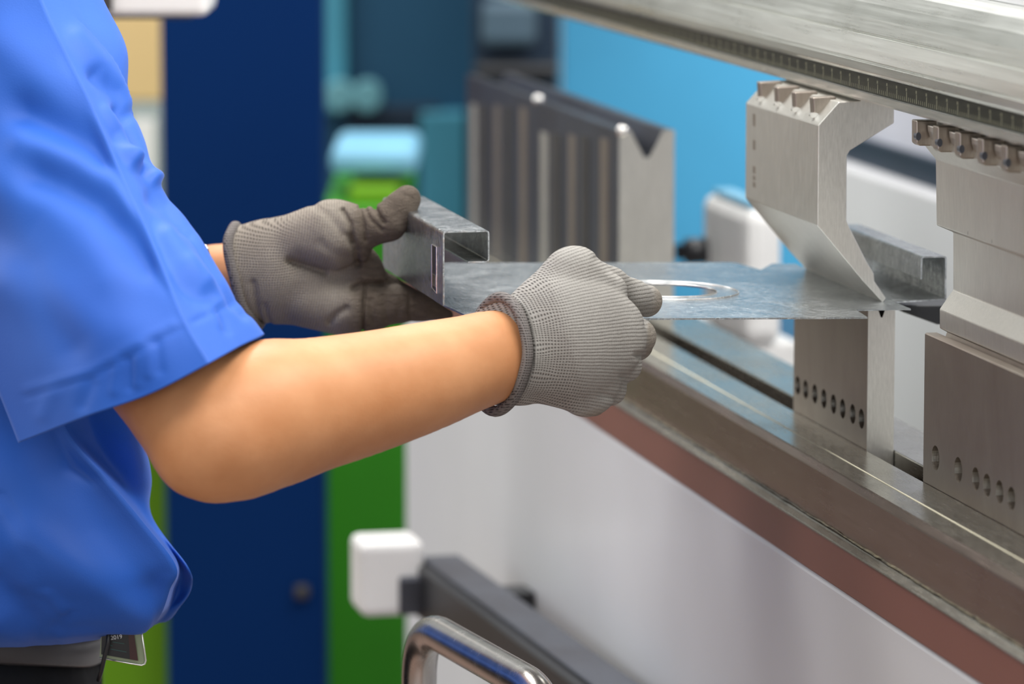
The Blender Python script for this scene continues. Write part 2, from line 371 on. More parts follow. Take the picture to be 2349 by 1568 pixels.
# teeth: right-angled wedges standing out of the sloping shoulder
A, B_ = np.array(vz(1875, 287)), np.array(vz(1924, 234)); dv = (B_-A)
for i in range(4):
    ub = .022+.0475*i
    bt = A+dv*.30; tp_ = A+dv*1.02; th_ = [(bt[0]-.0005, bt[1]-.0005), (bt[0]-.0015, tp_[1]+.0012), (tp_[0]+.004, tp_[1]+.0018), (tp_[0]+.005, tp_[1]-.003)]
    t_ = put('tooth', *prism(th_, ub, ub+.011), M['die'], punch, bevel=.0008)
    q = bt; ring = [(q[0]-.001+.0032*math.cos(a), ub+.004+.0001*i, q[1]+.0005+.0018*math.sin(a)) for a in np.linspace(0, 2*math.pi, 14, endpoint=False)]
    put('tip_pad', *prism([(r[0], r[2]) for r in ring], ub-.0015, ub+.002), M['edge'], t_)
# faint engraved marks in a column on the punch face
fv = pp[0][0]
for j, (y0, y1) in enumerate([(262, 288), (322, 342), (382, 396), (404, 412), (418, 428)]):
    q0, q1 = on_v(1727, y1, fv), on_v(1733, y0, fv)
    put('engraved_mark', *box(fv-.00015, fv+.001, q1[1], q0[1], q0[2], q1[2]), M['die'], punch)
# ------------------------------------------------------------------ dies
ZD = on_u(2019, 700, 0.)[2]
def die(name, label, v0, v1, u0, u1, z0, z1, holes, mat, vw, vd, endmat=None, group=None):
    t = empty(name, label, 'machine tool', (v0, (u0+u1)/2, z0), group)
    vs, fs = holed_block(v0, v1, u0, u1, z0, z1-vd-.002, holes)
    o = put('die_body', vs, fs, mat, t)
    vc = (v0+v1)/2
    prof = [(v0, z1-vd-.002), (v1, z1-vd-.002), (v1, z1-.0008), (v1-.0008, z1), (vc+vw/2, z1), (vc+vw*.08, z1-vd), (vc-vw*.08, z1-vd), (vc-vw/2, z1), (v0+.0008, z1), (v0, z1-.0008)]
    h = put('grooved_head', *prism(prof, u0, u1), mat, t)
    for q in (o, h):
        if endmat:
            q.data.materials.append(endmat)
            for p in q.data.polygons:
                if abs(p.normal.y) > .9: p.material_index = 1
    return t
hz = lambda px, py: on_v(px, py, VD)
hs = []
for px, py in [(1830, 884), (1848, 893), (1869, 903), (1890, 914), (1912, 926), (1933, 937), (1956, 949), (1976, 960)]:
    q = hz(px, py); hs.append((q[1], q[2], .0072))
die('vee_die', 'tall narrow steel die with eight round holes directly under the punch', VD, VD+DW, 0., hz(1820, 900)[1], ZB-.02, ZD, hs, M['die'], .0075, .0088, M['ground_end'])
UD2 = hz(2120, 900)[1]; hs = []
for px, py, r in [(2146, 1050, .0086), (2198, 1077, .0086), (2238, 1098, .0078), (2264, 1113, .0078), (2293, 1128, .0078), (2320, 1143, .0078)]:
    q = hz(px, py); hs.append((q[1], q[2], r))
ZD2 = hz(2120, 762)[2]
die('vee_die', 'large brownish steel die cut by the right edge, with a row of six holes', VD, VD+DW+.004, -.62, UD2, ZB-.02, ZD2, hs, M['die'], .0075, .0088, M['ground_end'])
# second punch, running out of the frame
u2 = UD2; p2 = [vz(x, y, u2) for x, y in [(2118, 286), (2118, 330), (2146, 365), (2148, 516), (2186, 532), (2186, 664), (2155, 708), (2155, 752), (2170, 760), (2200, 760), (2222, 700), (2222, 540), (2262, 520), (2262, 250), (2140, 250), (2140, 286)]]
pun2 = empty('stepped_punch', 'stepped steel punch at the right edge, with a row of clamp lugs', 'machine tool', (0, u2, p2[7][1]))
b2 = put('blade', *prism(p2, -.62, u2), M['ground'], pun2, bevel=.0008)
for i in range(6):
    uu = u2-.004-.0475*i
    l = [vz(x, y, u2) for x, y in [(2087, 272), (2087, 324), (2094, 330), (2134, 330), (2134, 272)]]
    lg = put('clamp_lug', *prism(l, uu-.011, uu), M['die'], pun2, bevel=.0008)
    c = vz(2095, 308, u2)
    put('lug_pin', *prism([(c[0]-.0012+.0018*math.cos(a), c[1]+.0028*math.sin(a)) for a in np.linspace(0, 2*math.pi, 16, endpoint=False)], uu-.0118, uu-.006), M['die_dark'], lg)
    c = vz(2162, 300, u2); pr_ = [(c[0]+.0165*math.cos(a), c[1]+.006-.018*math.sin(a)) for a in np.linspace(0, math.pi, 14)]
    put('spring_plate', *prism(pr_, uu-.036, uu-.013), M['ground'], pun2, bevel=.001)
xs = [on_v(2222, 420, p2[3][0]), on_v(2277, 440, p2[3][0])]
for q in xs: put('joint_line', *box(p2[3][0]-.0001, p2[3][0]+.001, q[1]-.0003, q[1]+.0003, p2[3][1]+.001, p2[3][1]+.04), M['slot'], pun2)
# ------------------------------------------------------------------ far row of die blocks, out of focus
v0b = VD-.004
qa, qb = on_v(1420, 300, v0b), on_v(1070, 500, v0b)
zt = qa[2]; vb1 = on_u(1547, 300, qa[1])[0]
cuts = [1420, 1228, 1070]
uus = [on_v(x, 400, v0b)[1] for x in cuts]
ml = ['tall wide-grooved steel die block standing behind the held sheet, nearest of its row', 'tall dark steel die block further back in the row, under the dark machine']
for i in range(2):
    t = die('tall_die', ml[i], v0b, vb1, uus[i]+(.0015 if i else 0), uus[i+1], ZB-.02, zt, [], M['die_dark'], .030, .024, M['ground'] if i == 0 else None, 'tall die blocks on the bed')
    q = (v0b+vb1)/2-.015
    c = (v0b+.004, uus[i]+.004, zt+.002)
    put('glint_cap', *tube([(c[0], c[1], zt-.004), (c[0], c[1], zt+.003), (c[0]+.0005, c[1], zt+.0045)], [.0052, .005, .002], 14), M['edge'], t, smooth=True)  # bright cap put in to give the glint on the die top
    L = uus[i+1]-uus[i]
    for j, (a, b, mm) in enumerate([(.12, .2, 'die'), (.34, .42, 'slot'), (.5, .57, 'die'), (.68, .78, 'slot'), (.84, .92, 'ground')]):
        put('face_plate', *box(v0b-.0012, v0b+.001, uus[i]+L*a, uus[i]+L*b, ZB, zt-.012-.004*j), M[mm], t)
# ------------------------------------------------------------------ rear of the machine seen through the gaps
VB = .42
rf = empty('machine_rear_frame', 'pale grey rear body of the press brake seen behind the punches', 'machine', (VB, 0, 0))
UR = on_v(1860, 450, VB)[1]; print('UR', UR)
put('rear_beam', *box(VB, VB+.12, -.9, UR, 0.0, on_v(2000, 402, VB)[2]), M['panel'], rf, bevel=.004)
put('dark_slot', *box(VB+.02, VB+.1, -.9, UR, on_v(2000, 402, VB)[2], on_v(2040, 352, VB)[2]), M['darkblue'], rf)
put('upper_cover', *box(VB+.03, VB+.16, -.9, UR, on_v(2040, 352, VB)[2], CZ+.05), M['rearpaint'], rf)
# back gauge
gc = mf(P(1712, 482, 4.15)); gd = mf(P(1790, 482, 4.17)); gl = .17
gb = empty('back_gauge', 'white rounded back gauge block beyond the sheet, left of the punch', 'machine part', (gc[0], gc[1], 0))
put('gauge_block', *box(gc[0], gd[0], gc[1], gc[1]+gl, gc[2]-.13, gc[2]), M['gaugewhite'], gb, bevel=.012)
put('top_plate', *box(gc[0]+.006, gd[0]-.01, gc[1]+.01, gc[1]+gl-.02, gc[2], gc[2]+.006), M['tray'], gb, bevel=.002)
put('support_post', *box(gc[0]+.005, gd[0]+.02, gc[1]+.01, gc[1]+gl+.06, 0, gc[2]-.13), M['gaugewhite'], gb, bevel=.004)
a, b = P(1548, 578, 4.26), P(1625, 574, 4.26)
put('black_rod', *tube([mf(a), mf(a*.75+b*.25), mf(a*.7+b*.3), mf(b)], [.008, .008, .013, .013], 16), M['dark'], gb, smooth=True)
# dark bracket under the right-hand fold
q = on_u(2070, 690, .03); q2 = on_u(2160, 742, .0)
bk = put('support_arm', *prism([vz(2072, 700, .05), vz(2072, 716, .05), vz(2150, 744, .05), vz(2200, 744, .05), vz(2200, 700, .05)], .05, .30), M['dark'], rf, bevel=.001)
# ------------------------------------------------------------------ folded sheet metal part
TH = .0012; TT = math.tan(math.radians(1.3)); TR = math.tan(math.radians(2.0))
def zsh(v): return ZS + (TT if v < 0 else TR)*abs(v)
def shp(px, py):
    """point on the tilted plate"""
    z = ZS
    for _ in range(12): q = on_z(px, py, z); z = zsh(q[0])
    return q
sheet = empty('folded_sheet_part', 'galvanised sheet metal part with folded edges and a round hole, held in both gloves', 'sheet metal', (-.15, .1, ZS))
cl = shp(1018, 701)                                  # near end of the left fold
cr = shp(2169, 686)
uf = shp(1990, 729)[1]; uf2 = shp(2040, 711)[1]; uf3 = cr[1]; vL = cl[0]; vRr = cr[0]
ub = shp(1560, 603)[1]; print('sheet Y', [(ORG+MV*shp(x, 731)[0]+MU*uf)[1] for x in (1060, 1140, 1300, 1500)]); print('sheet', cl, cr, uf, uf2, uf3, ub)
v1 = shp(1990, 729)[0]; v1b = shp(1958, 712)[0]
hole_c = shp(1522, 667); HR = .0385
nt = shp(1700, 604); nt2 = shp(1745, 620)
left = [(vL, cl[1]), (vL+.006, uf+.004), (vL+.014, uf), (v1, uf), (v1b+.002, uf2), (0, uf2), (0, ub-.012), (nt2[0]+.02, ub-.01), (nt2[0], nt2[1]), (nt[0]-.004, nt[1]), (nt[0]-.01, ub), (vL, ub)]
right = [(0, uf2), (.0065, uf2), (.0065, uf3), (vRr, uf3), (vRr, ub-.03), (0, ub-.03)]
pa = holed_face(left, [circ(hole_c[0], hole_c[1], HR, 48)], lambda a, b: (a, b, zsh(a)))
pb = holed_face(right, [], lambda a, b: (a, b, zsh(a)))
def thick(o, t=TH, off=0):
    m = o.modifiers.new('thickness', 'SOLIDIFY'); m.thickness = t; m.offset = off; return o
thick(put('base_plate', *join(pa, pb), M['galv'], sheet))
def fold(prof, u0, u1, name, slot=None):
    """open section swept along u, rounded corners"""
    q = bend_path([(p[0], 0, p[1]) for p in prof], .0022, 4)
    n = len(q); vs = [(p[0], u0, p[2]) for p in q]+[(p[0], u1, p[2]) for p in q]
    o = thick(put(name, vs, [(i, i+1, n+i+1, n+i) for i in range(n-1)], M['galv'], sheet, smooth=False)); return o
lu0 = cl[1]
def L(px, py): a = on_u(px, py, lu0); return (a[0], a[2])
zl0 = L(1018, 701); zl1 = L(1020, 532); zl2 = L(1121, 535); zl3 = L(1121, 600); zl4 = L(1074, 600)
fold([zl0, (zl0[0], zl1[1]), (zl2[0], zl1[1]), (zl2[0], zl3[1]), (zl4[0], zl3[1])], lu0, ub-.02, 'left_fold')
def Rr(px, py): a = on_u(px, py, uf3); return (a[0], a[2])
r0 = Rr(2169, 687); r1_ = Rr(2172, 588); r2_ = Rr(2114, 596); r3 = Rr(2114, 640)
fold([r0, (r0[0], r1_[1]), (r2_[0], r1_[1]), (r2_[0], r3[1])], uf3, ub-.035, 'right_fold')
# hole edge highlight made as a bright tube, embossed ring round it and punched slot in the left fold
for R_, rr in ((HR+.0003, .0004), (HR+.016, .00045)):
    ring = [(hole_c[0]+R_*math.cos(a), hole_c[1]+R_*math.sin(a), zsh(hole_c[0]+R_*math.cos(a))+TH*.5) for a in np.linspace(0, 2*math.pi, 64, endpoint=False)]
    put('rim_glint_and_ring', *tube(ring, rr, 8, closed=True), M['edge'], sheet, smooth=True)
s0 = on_v(1005, 672, vL); s1 = on_v(994, 560, vL)
put('punched_slot', *box(vL-.0012, vL+.0012, s0[1], s1[1], s0[2], s1[2]), M['slot'], sheet, bevel=.0005)
put('slot_rim', *tube([(vL-.001, s0[1], s0[2]), (vL-.001, s1[1], s0[2]+.002), (vL-.001, s1[1], s1[2]), (vL-.001, s0[1], s1[2])], .0005, 8, closed=True), M['edge'], sheet)
m_ = (s0[2]+s1[2])/2
put('slot_insert', *box(vL-.0016, vL, s0[1]+.001, s1[1]-.004, s0[2]+.004, m_-.004), M['edge'], sheet)
# ------------------------------------------------------------------ rail, end cap and foot pedal handle in front of the bed
zr = on_v(955, 1292, VL-.09)[2]
ra, rb = on_z(950, 1290, zr), on_z(1330, 1575, zr)
dr = np.array(rb)-np.array(ra); dr /= np.linalg.norm(dr); nr = np.array([-dr[1], dr[0], 0]); nr = nr if nr[0] > 0 else -nr; print('rail', ra, rb, VL, dr)
rail = empty('support_rail', 'dark front support rail fixed low along the white bed, with a white end cap', 'machine part', tuple(ra))
def skew(w0, w1, s0, s1, z0, z1):
    vs, fs = box(w0, w1, s0, s1, z0, z1); return [np.array(ra)+nr*v+dr*u+np.array([0, 0, z-0]) for v, u, z in vs], fs
put('rail_body', *skew(0, .04, 0, .6, -.05, -.0), M['dark'], rail, bevel=.003)
put('rail_cover', *skew(.008, .045, -.01, .6, 0, .004), M['die_dark'], rail, bevel=.001)
put('mounting_block', *skew(.04, .084, .08, .12, -.05, -.01), M['dark'], rail)
e0, e1 = on_u(824, 1410, ra[1]), on_u(968, 1236, ra[1])
put('end_cap', *box(e0[0], e1[0], ra[1]-.015, ra[1]+.05, e0[2], e1[2]), M['whitebox'], rail, bevel=.007)
e2, e3 = on_u(908, 1402, ra[1]), on_u(965, 1312, ra[1])
put('cap_recess', *box(e2[0], e3[0]+.002, ra[1]-.022, ra[1]-.012, e2[2], e3[2]), M['die_dark'], rail, bevel=.003)
VH = None
h1 = mf(P(1010, 1450, 3.12)); VH = h1[0]
far_top = (VH, h1[1], h1[2]); s = on_v(1235, 1590, VH); near_top = (VH, s[1], h1[2])
hd = empty('foot_pedal_stand', 'bent satin chrome tube handle standing in front of the white bed', 'handle', (VH, (s[1]+h1[1])/2, 0))
slope = on_z(1262, 1590, h1[2])
path = bend_path([(VH-.012, h1[1]+.02, 0.03), (VH-.012, h1[1]+.02, h1[2]+.004), (slope[0], slope[1], h1[2]-.002), (slope[0]+.01, slope[1]-.01, .03)], .045, 14)
put('handle', *tube(path, .0128, 28), M['chrome'], hd, smooth=True)
put('pedal_base', *box(VH-.12, VH+.12, slope[1]-.04, h1[1]+.06, 0, .03), M['dark'], hd, bevel=.004)
# ------------------------------------------------------------------ hall furniture behind, out of focus
def bgthing(name, label, cat, parts):
    allv = [v for p in parts for v in p[1]]; b = base_of(allv)
    if len(parts) == 1:
        _, vs, fs, m, bv = parts[0]; return tag(put(name, vs, fs, m, None, b, bv, machine=False), label, cat)
    t = empty(name, label, cat, b, machine=False)
    for nm, vs, fs, m, bv in parts: put(nm, vs, fs, m, t, bevel=bv, machine=False)
    return t
def pb_(nm, x0, y0, x1, y1, Y, th, m, bv=.004, **k):
    vs, fs = pbox(x0, y0, x1, y1, Y, th, **k); return (nm, vs, fs, M[m], bv)
bgthing('navy_cabinet', 'tall dark navy blue cabinet between the arm and the green column', 'cabinet', [
    pb_('cabinet_body', 384, -700, 733, 1568, 5.0, .1, 'navy', zlo=0), pb_('door_knob', 676, 1344, 708, 1374, 4.985, .015, 'slot', .004)])
bgthing('lime_cabinet', 'lime green cabinet behind the blue shirt, left of the navy one', 'cabinet', [pb_('cabinet_body', 130, 760, 390, 1568, 5.1, .4, 'lime', zlo=0)])
bgthing('notice_board', 'beige and grey board behind the shoulder', 'board', [
    pb_('beige_sheet', -200, 30, 382, 232, 5.6, .03, 'beige'), pb_('grey_sheet', -200, 232, 382, 700, 5.6, .03, 'greyboard', zlo=0), pb_('pale_note', 300, 275, 355, 410, 5.59, .01, 'whitebox', .001)])
bgthing('control_box', 'white control box with a dark screen at the top left', 'control box', [
    pb_('housing', 150, -300, 472, 38, 3.9, .12, 'whitebox', .006), pb_('screen', 140, -200, 254, 26, 3.888, .012, 'slot', .001), pb_('mount_arm', 150, 36, 440, 44, 3.94, .06, 'slate', .002), pb_('mount_post', 150, 40, 200, 1568, 3.99, .05, 'slate', zlo=0)])
bgthing('green_cabinet', 'bright green narrow cabinet behind the left glove', 'cabinet', [
    pb_('cabinet_body', 744, 478, 932, 1568, 5.4, .5, 'green', zlo=0), pb_('cabinet_top', 800, 432, 915, 480, 5.45, .4, 'lime')])
bgthing('pale_tray', 'pale blue tray lying on top of the green cabinet', 'tray', [
    ('tray', *(lambda vs, fs: ([(x+(.02 if z > 1 and x < -.2 else 0), y, z) for x, y, z in vs], fs))(*pbox(722, 340, 958, 402, 5.5, .25)), M['tray'], .012)])
bgthing('teal_machine', 'dark teal machine in the background with a pale strip down its left edge', 'machine', [
    pb_('housing', 730, -900, 1110, 700, 6.4, .8, 'teal', zlo=0), pb_('pale_strip', 742, -900, 790, 260, 6.36, .04, 'cyan'),
    pb_('lower_panel', 965, 260, 1070, 700, 6.34, .06, 'cyan'), pb_('dark_band', 800, 245, 1010, 345, 6.37, .04, 'darkblue')])
for k_, (px, lb) in enumerate([(778, 'round pale lamp on the teal machine, left of its twin'), (842, 'round pale lamp on the teal machine, right of its twin')]):
    c = P(px, 222, 6.3); ring = [(c[0]+.022*math.cos(a), c[2]+.022*math.sin(a)) for a in np.linspace(0, 2*math.pi, 28, endpoint=False)]
    vs, fs = prism(ring, c[1], c[1]+.05); tag(put('signal_lamp', vs, fs, M['lens'], None, c, .003, machine=False), lb, 'lamp', 'signal lamps')
bgthing('dark_column', 'dark machine column behind the row of tall dies', 'machine', [
    pb_('column_body', 1085, -800, 1282, 700, 5.9, .5, 'darkblue', zlo=0), pb_('grey_cover', 1105, 5, 1232, 105, 5.86, .04, 'slate', .01), pb_('ledge', 1090, 150, 1280, 175, 5.84, .06, 'dark')])
bgthing('low_cabinet', 'low dark teal cabinet behind the eight-hole die, below the sheet', 'cabinet', [pb_('cabinet_body', 1690, 792, 1900, 1500, 5.0, .3, 'teal', zlo=0)])
bgthing('blue_screen_panel', 'bright sky blue panel in the background under the upper beam', 'panel', [pb_('panel_board', 1284, -700, 2060, 1000, 6.6, .1, 'sky', zlo=0)])
# ------------------------------------------------------------------ implicit surfaces for body and gloves
def cone_sdf(p, a, b, ra, rb, fl=1.):
    a = np.array(a, float); b = np.array(b, float); q = p-a; ab = b-a
    if fl != 1.: q = q*np.array([1, 1, fl]); ab = ab*np.array([1, 1, fl])
    t = np.clip((q@ab)/max(ab@ab, 1e-12), 0, 1)
    return np.linalg.norm(q-t[..., None]*ab, axis=-1)-(ra+t*(rb-ra))
def smin(a, b, k):
    h = np.clip(.5+.5*(b-a)/k, 0, 1); return b*(1-h)+a*h-k*h*(1-h)
def surface(fn, lo, hi, h, newton=3):
    ax = [np.arange(l, u+h, h) for l, u in zip(lo, hi)]; sh = [len(a) for a in ax]
    F = np.empty(sh, np.float32)
    for i in range(0, sh[0], 16):
        g = np.stack(np.meshgrid(ax[0][i:i+16], ax[1], ax[2], indexing='ij'), -1); F[i:i+16] = fn(g)
    S = F < 0; C = np.zeros([n-1 for n in sh]+[3]); cnt = np.zeros([n-1 for n in sh])
    sl = lambda o, n: slice(o, n-1+o)
    cr = [(0, 0, 0), (1, 0, 0), (0, 1, 0), (1, 1, 0), (0, 0, 1), (1, 0, 1), (0, 1, 1), (1, 1, 1)]
    for a in range(8):
        for b in range(a+1, 8):
            if sum(x != y for x, y in zip(cr[a], cr[b])) != 1: continue
            A = tuple(sl(o, n) for o, n in zip(cr[a], sh)); B = tuple(sl(o, n) for o, n in zip(cr[b], sh))
            x = S[A] != S[B]; fa, fb = F[A][x], F[B][x]; t = (fa/(fa-fb))[:, None]
            C[x] += np.array(cr[a])*(1-t)+np.array(cr[b])*t; cnt[x] += 1
    act = cnt > 0; idx = -np.ones(act.shape, int); idx[act] = np.arange(act.sum()); ii = np.argwhere(act)
    V = np.array(lo)+(ii+C[act]/cnt[act][:, None])*h; Q = []
    for d in range(3):
        e, f = (d+1) % 3, (d+2) % 3
        A = [slice(None)]*3; B = [slice(None)]*3; A[d] = slice(0, -1); B[d] = slice(1, None)
        for g in (e, f): A[g] = slice(1, -1); B[g] = slice(1, -1)
        sa, sb = S[tuple(A)], S[tuple(B)]; w_ = np.argwhere(sa != sb); off = np.zeros(3, int); off[e] = 1; off[f] = 1
        p = w_+off; de = np.eye(3, dtype=int)[e]; df = np.eye(3, dtype=int)[f]; sg = sa[sa != sb]
        q = np.stack([idx[tuple((p-de-df).T)], idx[tuple((p-df).T)], idx[tuple(p.T)], idx[tuple((p-de).T)]], 1)
        q[~sg] = q[~sg][:, ::-1]; Q.append(q)
    Q = np.concatenate(Q)
    e_ = h*.2
    for _ in range(newton):
        f0 = fn(V); G = np.stack([(fn(V+e_*np.eye(3)[i])-fn(V-e_*np.eye(3)[i]))/(2*e_) for i in range(3)], -1)
        st = (f0/np.maximum((G*G).sum(-1), .05))[:, None]*G; ln = np.linalg.norm(st, axis=-1, keepdims=True); V = V-st*np.minimum(1, h*.8/np.maximum(ln, 1e-9))
    return V, Q
def raw_mesh(name, V, Q):
    me = bpy.data.meshes.new(name); me.vertices.add(len(V)); me.vertices.foreach_set('co', np.asarray(V, np.float32).ravel())
    me.loops.add(Q.size); me.loops.foreach_set('vertex_index', Q.astype(np.int32).ravel()); me.polygons.add(len(Q))
    me.polygons.foreach_set('loop_start', np.arange(0, Q.size, 4, dtype=np.int32)); me.polygons.foreach_set('loop_total', np.full(len(Q), 4, np.int32))
    me.update(); me.validate(); me.polygons.foreach_set('use_smooth', [True]*len(me.polygons)); return me
person = empty('person', 'person in a short-sleeved blue shirt and grey knit gloves holding the sheet to the machine', 'person', (-.33, 3.1, 0), machine=False)
PB = np.array(person['base'])
# ---- body: one skin surface with torso, head, both arms and hands
def pr3(a, Ya, b, Yb): return P(*a, Ya), P(*b, Yb)
mm = .000295
prims = []
groups = []
def chain(pts):
    p = np.array(pts, float); K = len(p); q = []
    for s_ in np.linspace(0, K-1, (K-1)*5+1):
        i = int(min(s_, K-2)); t = s_-i; a, b, c, d = p[max(i-1, 0)], p[i], p[i+1], p[min(i+2, K-1)]
        q.append(.5*((2*b)+(c-a)*t+(2*a-5*b+4*c-d)*t*t+(3*b-a-3*c+d)*t**3))
    groups.append([(P(*u[:3]), P(*v[:3]), u[3]*mm, v[3]*mm) for u, v in zip(q, q[1:])])
# near (right) arm
chain([(-100, 150, 3.04, 200), (100, 480, 2.96, 175), (385, 830, 2.83, 158), (500, 985, 2.79, 150), (600, 953, 2.802, 166), (700, 932, 2.82, 151), (830, 903, 2.845, 138), (960, 868, 2.87, 125), (1060, 838, 2.895, 112), (1150, 812, 2.918, 100), (1260, 795, 2.935, 55)])
# far (left) arm
chain([(-150, 150, 3.42, 170), (-20, 480, 3.42, 140), (180, 720, 3.36, 110), (350, 680, 3.29, 95), (480, 640, 3.25, 86), (560, 632, 3.235, 80), (640, 625, 3.23, 50)])
# torso, neck, head
for a, b, ra_, rb_ in [((-.46, 3.15, .96), (-.47, 3.17, 1.2), .11, .11), ((-.46, 3.29, .96), (-.47, 3.29, 1.2), .11, .11), ((-.48, 3.13, 1.2), (-.46, 3.12, 1.40), .11, .085), ((-.48, 3.34, 1.2), (-.46, 3.34, 1.40), .11, .085), ((-0.450, 3.23, 1.42), (-0.440, 3.23, 1.56), .06, .055), ((-0.420, 3.23, 1.66), (-0.430, 3.23, 1.69), .082, .088), ((-0.350, 3.23, 1.63), (-0.335, 3.23, 1.625), .03, .012), ((-0.365, 3.23, 1.58), (-0.370, 3.23, 1.575), .035, .03), ((-0.430, 3.14, 1.64), (-0.430, 3.14, 1.66), .014, .016), ((-0.430, 3.32, 1.64), (-0.430, 3.32, 1.66), .014, .016)]:
    prims.append((np.array(a), np.array(b), ra_, rb_))
for q in prims: groups.append([q])
def body(p):
    flat = p.reshape(-1, 3); d = np.full(len(flat), .5)
    for g in groups+[[(P(450, 1050, 2.78), P(470, 1055, 2.781), .022, .022)]]:
        e = np.full(len(flat), .5)
        for a, b, r0, r1 in g:
            m = max(r0, r1)+.035; lo_, hi_ = np.minimum(a, b)-m, np.maximum(a, b)+m
            w_ = np.all((flat > lo_) & (flat < hi_), axis=1)
            if w_.any(): e[w_] = np.minimum(e[w_], cone_sdf(flat[w_], a, b, r0, r1))
        d = smin(d, e, .016)
    return d.reshape(p.shape[:-1])
V, Q = surface(body, (-.66, 2.70, .84), (.10, 3.54, 1.80), .0062, 3)
bo = link('body', raw_mesh('body', V-PB, Q), M['skin'], person)
# ---- gloves, sculpted around the hands
def glove(name, Y0, prs, k, cut, grooves, ring, zone, knit, lo, hi, fl, mat, label, h=3.4):
    sc_ = Y0/ray(1000, 700)[1]
    def fn(p):
        d = None
        for (a, b, ra_, rb_, f) in prs:
            c = cone_sdf(p, a, b, ra_, rb_, f); d = c if d is None else smin(d, c, k)
        for (pl, wd, dp) in grooves:
            g = None
            for a, b in zip(pl, pl[1:]):
                a = np.array(a, float); b = np.array(b, float); q = p[..., :2]-a; ab = b-a; t = np.clip((q@ab)/(ab@ab), 0, 1)
                x = np.linalg.norm(q-t[..., None]*ab, axis=-1); g = x if g is None else np.minimum(g, x)
            d = d + dp*np.exp(-(g/wd)**2)*(1/(1+np.exp(np.clip((p[..., 2]-10)/10., -30, 30))))
        c0, n = cut; n = np.array(n, float); n /= np.linalg.norm(n)
        s_ = (p-np.array(c0, float))@n
        return np.maximum(d, s_)
    V, Q = surface(fn, lo, hi, h, 2)
    kn = np.stack(knit(V)+(zone(V),), -1).astype(np.float32)
    def tow(V): return np.array([P(x, y, Y0)+Fv*(c*sc_) for x, y, c in V])
    W = tow(V); me = raw_mesh(name, W-PB, Q)
    at = me.attributes.new('knit', 'FLOAT_VECTOR', 'POINT'); at.data.foreach_set('vector', kn.ravel())
    o = link(name, me, mat, person); o['label'] = label
    # rolled ribbed rim
    rp, rr = ring; vs, fs = tube(rp, rr, 14, closed=True); vs = np.array(vs); W = tow(vs)
    me2 = mesh('cuff_rim', W-PB, fs); at = me2.attributes.new('knit', 'FLOAT_VECTOR', 'POINT')
    if len(me2.vertices) == len(vs):
        kk = np.stack([vs[:, 0]+vs[:, 2], vs[:, 1], np.zeros(len(vs))], -1).astype(np.float32); at.data.foreach_set('vector', kk.ravel())
    r = link('cuff_rim', me2, M['rimknit'], o, True)
    return o
# right glove: back of the hand, thumb over the sheet, fingers curled under it
YR = 2.917
c0 = (1142, 812, 0)
def ellipse_ring(c, a, b, n=56, wob=2.):
    c = np.array(c, float); return [c+np.array(a)*math.cos(t)+np.array(b)*math.sin(t)+wob*np.array([math.sin(5*t), math.cos(7*t), 0]) for t in np.linspace(0, 2*math.pi, n, endpoint=False)]
F1 = 1.45
prR = [((1120, 808, 0), (1200, 805, 0), 122, 122, 1.12), ((1200, 805, 0), (1300, 775, 0), 120, 158, 1.35), ((1300, 775, 0), (1378, 770, 5), 155, 106, F1),
       ((1250, 715, 0), (1318, 642, 8), 80, 76, 1.3), ((1318, 642, 8), (1395, 668, 30), 74, 45, 1.2), ((1270, 830, 0), (1345, 880, 5), 105, 76, F1),
       ((1350, 620, 40), (1405, 645, 90), 34, 32, 1), ((1405, 648, 90), (1455, 678, 140), 34, 37, 1), ((1455, 678, 140), (1488, 688, 185), 37, 38, 1),
       ((1410, 775, 20), (1464, 772, 80), 48, 41, 1), ((1464, 772, 80), (1466, 790, 170), 40, 34, 1), ((1466, 790, 170), (1390, 800, 200), 34, 30, 1),
       ((1395, 830, 10), (1436, 838, 65), 46, 36, 1), ((1436, 838, 65), (1425, 850, 150), 34, 32, 1), ((1425, 850, 150), (1350, 855, 175), 32, 28, 1),
       ((1360, 880, 10), (1400, 892, 50), 44, 36, 1), ((1400, 892, 50), (1350, 900, 95), 34, 28, 1), ((1330, 900, 10), (1362, 925, 40), 36, 26, 1), ((1362, 925, 40), (1310, 915, 80), 26, 24, 1)]
grR = [([(1372, 592), (1395, 618), (1440, 632)], 9, 14), ([(1484, 655), (1489, 700), (1486, 745)], 6, 22), ([(1460, 815), (1484, 812)], 7, 12), ([(1425, 862), (1450, 860)], 8, 8), ([(1225, 915), (1290, 925)], 16, 7), ([(1380, 905), (1410, 912)], 8, 7)]
def knR(V):
    x, y = V[:, 0], V[:, 1]; a = np.arctan2(y-820, np.maximum(x-700, 60)); R_ = np.hypot(x-700, y-820)
    wave = 7*np.exp(-((x-1230)/38)**2)*np.sin(y/11.)
    return (R_+V[:, 2]*.4, a*620+wave)
def znR(V):
    x, y = V[:, 0], V[:, 1]; z = np.clip((x-1275-.25*(y-780))/50, 0, 1); return z + np.clip((x-1498)/20, 0, .8)*(y < 735)+np.clip((x-1483)/8, 0, .8)*(y > 740)*(y < 830) + .9*np.clip((y-930)/20, 0, 1)*(x > 1230)
glR = glove('glove', YR, prR, 16, (c0, (-75, 0, -62)), grR, (ellipse_ring(c0, (-6, 129, 0), (66, 0, -106)), 13), znR, knR, (1000, 540, -150), (1560, 1000, 250), F1, M['glove_r'], 'pale grey knit glove on the near hand, seen from its back')
